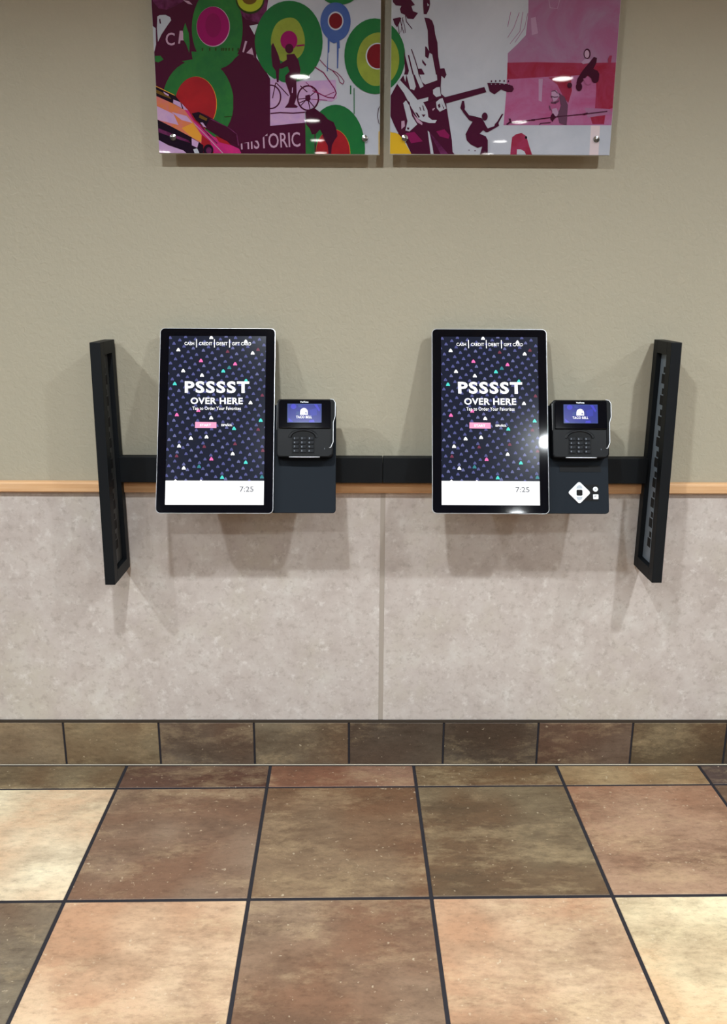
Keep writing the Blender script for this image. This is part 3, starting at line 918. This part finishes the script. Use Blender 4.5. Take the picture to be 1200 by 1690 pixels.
    P([(625, 217), (640, 216), (640, 260), (625, 260)], I_yel); p.stroke([(629, 172), (624.5, 180), (623, 192), (625, 203), (629, 208)], 1.0, I_mar2)
    # cars in the lower left corner
    P(c([(330, 300), (400, 350), (450, 440), (640, 600), (760, 660), (900, 725), (940, 810), (600, 810), (600, 690), (520, 660), (530, 590), (440, 450)]), I_mg2)
    P(c([(430, 375), (500, 360), (580, 395), (800, 520), (875, 580), (900, 700), (810, 665), (560, 520), (470, 440)]), I_mar2)
    P(c([(430, 375), (500, 362), (610, 425), (570, 500), (470, 440)]), I_blk); P(c([(510, 385), (585, 425), (575, 450), (500, 415)]), I_br)
    P(c([(515, 465), (540, 465), (575, 515), (545, 505)]), I_lil); p.stroke(c([(620, 430), (800, 520), (875, 578), (893, 690)]), 1.4, I_pur)
    P(c([(500, 560), (610, 650), (660, 790), (560, 790), (515, 690)]), I_red); P(c([(660, 590), (780, 650), (820, 690), (700, 660)]), I_red)
    p.stroke(c([(450, 470), (560, 580), (740, 770)]), 1.3, I_lt); p.stroke(c([(520, 500), (600, 590), (680, 670)]), 1.8, I_pur)
    P(c([(40, 180), (330, 300), (440, 450), (530, 590), (525, 670), (430, 620), (40, 420)]), I_or)
    P(c([(60, 290), (250, 380), (300, 490), (60, 430)]), I_lil); P(c([(230, 360), (380, 400), (440, 470), (330, 440)]), I_lil)
    P(c([(330, 520), (440, 470), (525, 590), (522, 655), (430, 610)]), I_orY)
    P(c([(40, 85), (265, 195), (330, 280), (350, 335), (230, 270), (40, 185)]), I_blk); P(c([(60, 130), (200, 195), (230, 235), (60, 165)]), I_br); p.stroke(c([(60, 98), (260, 195)]), 1.2, I_orY)
    P(c([(150, 160), (205, 190), (200, 205), (160, 180)]), I_lil); P(c([(250, 238), (318, 265), (335, 325), (245, 275)]), I_lil); P(c([(330, 275), (395, 345), (350, 335)]), I_lil)
    P(c([(40, 410), (240, 510), (430, 612), (545, 690), (545, 810), (430, 810), (350, 740), (40, 620)]), I_blk)
    P(c([(100, 520), (210, 565), (400, 640), (420, 670), (240, 610), (100, 560)]), I_pur); P(c([(430, 620), (500, 660), (485, 715), (432, 690)]), I_lil)
    P(c([(60, 615), (200, 690), (350, 742), (425, 810), (60, 810)]), I_lil); P(c([(445, 730), (485, 720), (520, 800), (470, 800)]), I_w)
    p.ell(245 + 595 / 6, 125 + 738 / 6, 8.3, 9.5, I_blk); p.ell(245 + 600 / 6, 125 + 742 / 6, 4.6, 5.6, I_pur)


def right_art(p):
    a, b, c, d = K(635, 0), K(635, 125), K(825, 0), K(825, 125)
    P = p.poly
    P([(600, -300), (1100, -300), (1100, 300), (600, 300)], I_w)
    # washes on the right half
    P([(875, -300), (1100, -300), (1100, 207), (831, 207), (836, 150), (838, 105), (838, 88), (855, 72), (868, 58), (872, 20)], I_rose)
    P([(837, 122), (1100, 122), (1100, 207), (831, 207), (835, 160)], I_ro2)
    P([(837.5, 103.5), (880, 102.5), (960, 104), (1030, 103), (1030, 126), (1000, 131), (960, 124), (900, 127), (837, 131)], I_crim)
    P([(905, 128), (942, 124), (944, 150), (938, 170), (930, 160), (920, 140)], I_crim)
    P([(984, 128), (1016, 128), (1012, 178), (1000, 182), (997, 205), (978, 205), (974, 192), (982, 178), (984, 150)], I_crim)
    for q in ([(838, 62), (848, 46), (857, 21)], [(842, 72), (858, 52), (863, 20)], [(838, 44), (843, 20)], [(850, 70), (866, 46), (871, 22)]): p.stroke(q, 1.0, I_rose)
    P([(876, 30), (884, 28), (888, 55), (878, 58)], I_gh2); P([(889, 130), (896, 130), (894, 168), (889, 166)], I_gh2)
    p.stroke([(906, 0), (908, 13), (920, 14), (924, 0)], 1.0, I_gh2); P([(965, 178), (1005, 180), (1012, 188), (970, 194)], I_rose)
    # target on the left edge, yellow corner
    p.ell(619, 93, 50, 61, I_g2); p.ell(623, 98, 36, 45, I_ol)
    P([(600, 216), (642, 216), (660, 222), (684, 262), (600, 262)], I_yel)
    # guitarist
    P(a([(80, -60), (270, -60), (262, 0), (300, 50), (265, 62), (280, 110), (330, 130), (285, 190), (225, 185), (205, 150), (160, 130), (150, 90), (165, 60), (110, 55), (80, 20)]), I_mar)
    P(a([(378, -60), (440, -60), (450, 40), (440, 90), (415, 142), (386, 140), (380, 60)]), I_mar); P(a([(420, 30), (440, 50), (425, 62)]), I_w)
    P(a([(80, 187), (150, 170), (165, 180), (140, 240), (122, 272), (95, 235)]), I_mar)
    for q, wd in (([(152, 178), (165, 250), (190, 330)], 1.2), ([(175, 180), (195, 250), (205, 325)], 1.0), ([(130, 230), (145, 335)], 1.2), ([(205, 150), (215, 215), (270, 285)], 1.4), ([(180, 170), (160, 320)], 0.8)):
        p.stroke(a(q), wd, I_mar)
    P(a([(392, 175), (440, 182), (470, 205), (490, 260), (500, 340), (522, 420), (530, 560), (550, 680), (590, 675), (612, 740), (592, 777), (560, 750), (557, 830), (522, 830), (500, 700), (470, 540), (440, 520), (430, 440), (425, 300)]), I_mar)
    P(a([(400, 460), (415, 465), (445, 520), (430, 582), (400, 560)]), I_mar); P(a([(370, 588), (412, 640), (402, 657), (372, 620)]), I_mar)
    P(a([(330, 682), (365, 680), (396, 735), (350, 762), (340, 720)]), I_mar)
    p.stroke(a([(265, 490), (300, 590), (330, 690), (352, 815)]), 1.6, I_mar); p.stroke(a([(236, 550), (262, 660), (302, 815)]), 2.2, I_mar)
    P(a([(190, 500), (215, 600), (240, 700), (205, 820), (172, 820), (200, 700)]), I_mar)
    P(b([(120, 85), (190, -10), (562, -10), (555, 110), (560, 180), (600, 215), (612, 300), (640, 480), (665, 640), (672, 755), (735, 830), (290, 830), (210, 660), (135, 575), (90, 480), (50, 385), (50, 215), (85, 150)]), I_mar)
    for q in ([(183, -10), (212, -10), (205, 62)], [(215, -10), (280, -10), (308, 108), (292, 145), (252, 130)], [(297, -10), (335, -10), (385, 105), (352, 125)], [(345, -10), (515, -10), (520, 45), (400, 88), (368, 60)]):
        P(b(q), I_w)
    P(b([(125, 82), (152, 45), (250, 150), (325, 240), (432, 213), (428, 250), (380, 262), (402, 300), (422, 340), (432, 410), (470, 440), (515, 440), (500, 468), (440, 468), (370, 450), (330, 425), (262, 312), (190, 172)]), I_w)
    P(b([(183, 272), (215, 240), (242, 290), (270, 400), (322, 482), (245, 552), (205, 542), (226, 450)]), I_w)
    P(b([(275, 370), (300, 400), (375, 470), (370, 490), (320, 460)]), I_lt)
    for q in ([(300, 362), (322, 368), (348, 410), (335, 418)], [(365, 385), (405, 385), (385, 411)], [(342, 310), (352, 312), (362, 350), (352, 345)], [(370, 290), (382, 300), (396, 352), (384, 345)], [(205, 235), (245, 260), (255, 300), (235, 285)], [(222, 512), (245, 515), (240, 535), (222, 532)]):
        P(b(q), I_mar2)
    P(b([(478, 140), (515, 115), (545, 112), (557, 200), (510, 212), (480, 182)]), I_w); P(b([(508, 262), (545, 230), (572, 222), (610, 325), (545, 357), (515, 322)]), I_w)
    P(b([(525, 290), (545, 275), (552, 310), (535, 322)]), I_mar); P(b([(560, 260), (575, 300), (590, 322), (580, 330)]), I_mar); p.stroke(b([(415, 265), (520, 232)]), 2.4, I_mar2)
    P(b([(470, 330), (495, 318), (497, 326), (475, 350)]), I_lt)
    P(b([(165, 450), (195, 445), (200, 500), (165, 530)]), I_lt); P(b([(50, 400), (75, 470), (135, 570), (60, 560)]), I_w)
    P(b([(205, 572), (292, 555), (376, 650), (262, 670)]), I_mag); P(b([(510, 552), (590, 530), (642, 590), (632, 625), (545, 602)]), I_mag); P(b([(440, 560), (480, 600), (640, 790), (560, 790)]), I_pur)
    P(b([(425, 545), (442, 560), (472, 700), (492, 830), (462, 830)]), I_w)
    P(b([(586, 216), (985, 112), (1008, 163), (610, 275)]), I_mar); P(b([(988, 105), (1004, 100), (1020, 160), (1006, 165)]), I_w)
    P([(804, 137), (822, 137), (838, 139), (846, 142), (848, 147), (845, 152), (838, 152), (827, 148), (816, 156), (808, 151)], I_mar)
    for x in (811, 818, 825, 832, 839): p.ell(x, 133.6 + abs(x - 826) * 0.05, 1.2, 1.6, I_mar2, 10); p.ell(x, 139, 0.8, 0.8, I_w, 8)
    # jumping figure
    P(b([(765, 250), (785, 250), (795, 310), (790, 335), (835, 392), (900, 405), (960, 422), (985, 460), (1005, 500), (1020, 522), (1085, 500), (1090, 480), (1113, 456), (1158, 380), (1175, 380), (1125, 470), (1132, 495), (1100, 515), (1020, 560), (1000, 560), (975, 540), (940, 575), (1000, 600), (1020, 640), (1020, 830), (930, 830), (965, 700), (920, 715), (850, 680), (812, 640), (800, 580), (830, 520), (870, 455), (835, 440), (780, 370), (748, 320)]), I_mar)
    p.ell(635 + 990 / 6, 125 + 405 / 6, 4.8, 6.6, I_mar)
    for x, y in ((774, 248), (784, 249)): P([(x - 1.6, y), (x, y - 1), (x + 1.6, y), (x, y + 0.8)], I_gh)
    # skater, ghosted figure, cable
    p.ell(969, 89, 5.6, 8.6, I_mar2, 18); p.ell(968.5, 89.5, 4.0, 6.4, I_lt, 18); P([(959, 103), (966, 97), (975, 98), (974, 104), (962, 106)], I_gh2)
    P([(953, 130), (962, 116), (972, 104), (980, 94), (985, 96), (984, 104), (979, 114), (986, 117), (989, 122), (988, 132), (982, 137), (976, 130), (970, 124), (962, 134), (957, 140), (951, 138)], I_mar2)
    p.ell(955.5, 143.5, 5.2, 7, I_mar2, 18); p.ell(940, 141, 4, 4.6, I_mar2, 16); p.ell(982, 131, 6, 6, I_mar2, 16); P([(962, 130), (972, 128), (976, 138), (968, 141)], I_ro2)
    P([(1003, 98), (1006, 92), (1010, 92), (1008, 104), (1004, 106)], I_crim)
    P(d([(580, 170), (640, 210), (672, 290), (660, 490), (590, 470), (570, 385), (605, 300)]), I_gh); P(d([(510, 150), (560, 145), (590, 200), (560, 245), (530, 260), (510, 200)]), I_gh2); P(d([(515, 330), (560, 320), (580, 370), (560, 410), (520, 400)]), I_gh2)
    p.stroke(d([(512, 155), (545, 150), (570, 175)]), 1.5, I_gh); p.stroke(d([(505, 205), (540, 215), (575, 210)]), 1.8, I_gh); p.stroke(d([(510, 265), (545, 270), (580, 250)]), 2.4, I_gh); p.stroke(d([(490, 300), (500, 340)]), 1.6, I_gh); p.stroke(d([(392, 488), (400, 472), (500, 465)]), 1.0, I_mar2)
    p.stroke(d([(110, 465), (230, 452), (330, 437), (520, 412), (840, 380), (1060, 353)]), 1.2, I_mar2)
    for q in ([(310, 432), (350, 430), (348, 444), (312, 446)], [(505, 395), (525, 370), (545, 400), (560, 408), (530, 440), (520, 460), (500, 430)], [(815, 378), (865, 366), (875, 378), (830, 392)], [(85, 425), (105, 425), (115, 460), (70, 490), (62, 480), (95, 455)]):
        P(d(q), I_mar2)
    # lower white band and the pink figure
    P([(831, 207), (1100, 207), (1100, 300), (760, 300), (808, 262), (808, 230)], I_w)
    P(d([(98, 830), (105, 740), (120, 610), (160, 580), (215, 568), (262, 600), (290, 700), (335, 830), (280, 830), (242, 750), (205, 730), (168, 730), (165, 830)]), I_crim); p.ell(825 + 258 / 6, 125 + 613 / 6, 2.0, 2.4, I_blk, 12)
    P([(975, 207.5), (990, 207.5), (987, 262), (972, 262)], ink('faint_rose', (216, 200, 206)))


art_panel(-0.5130, 0.0573, 1.8165, 2.3900, 'glossy glass art panel with green and blue targets and a cyclist', left_art)
art_panel(0.0833, 0.6551, 1.8180, 2.3915, 'glossy glass art panel with a maroon guitarist and pink washes', right_art)
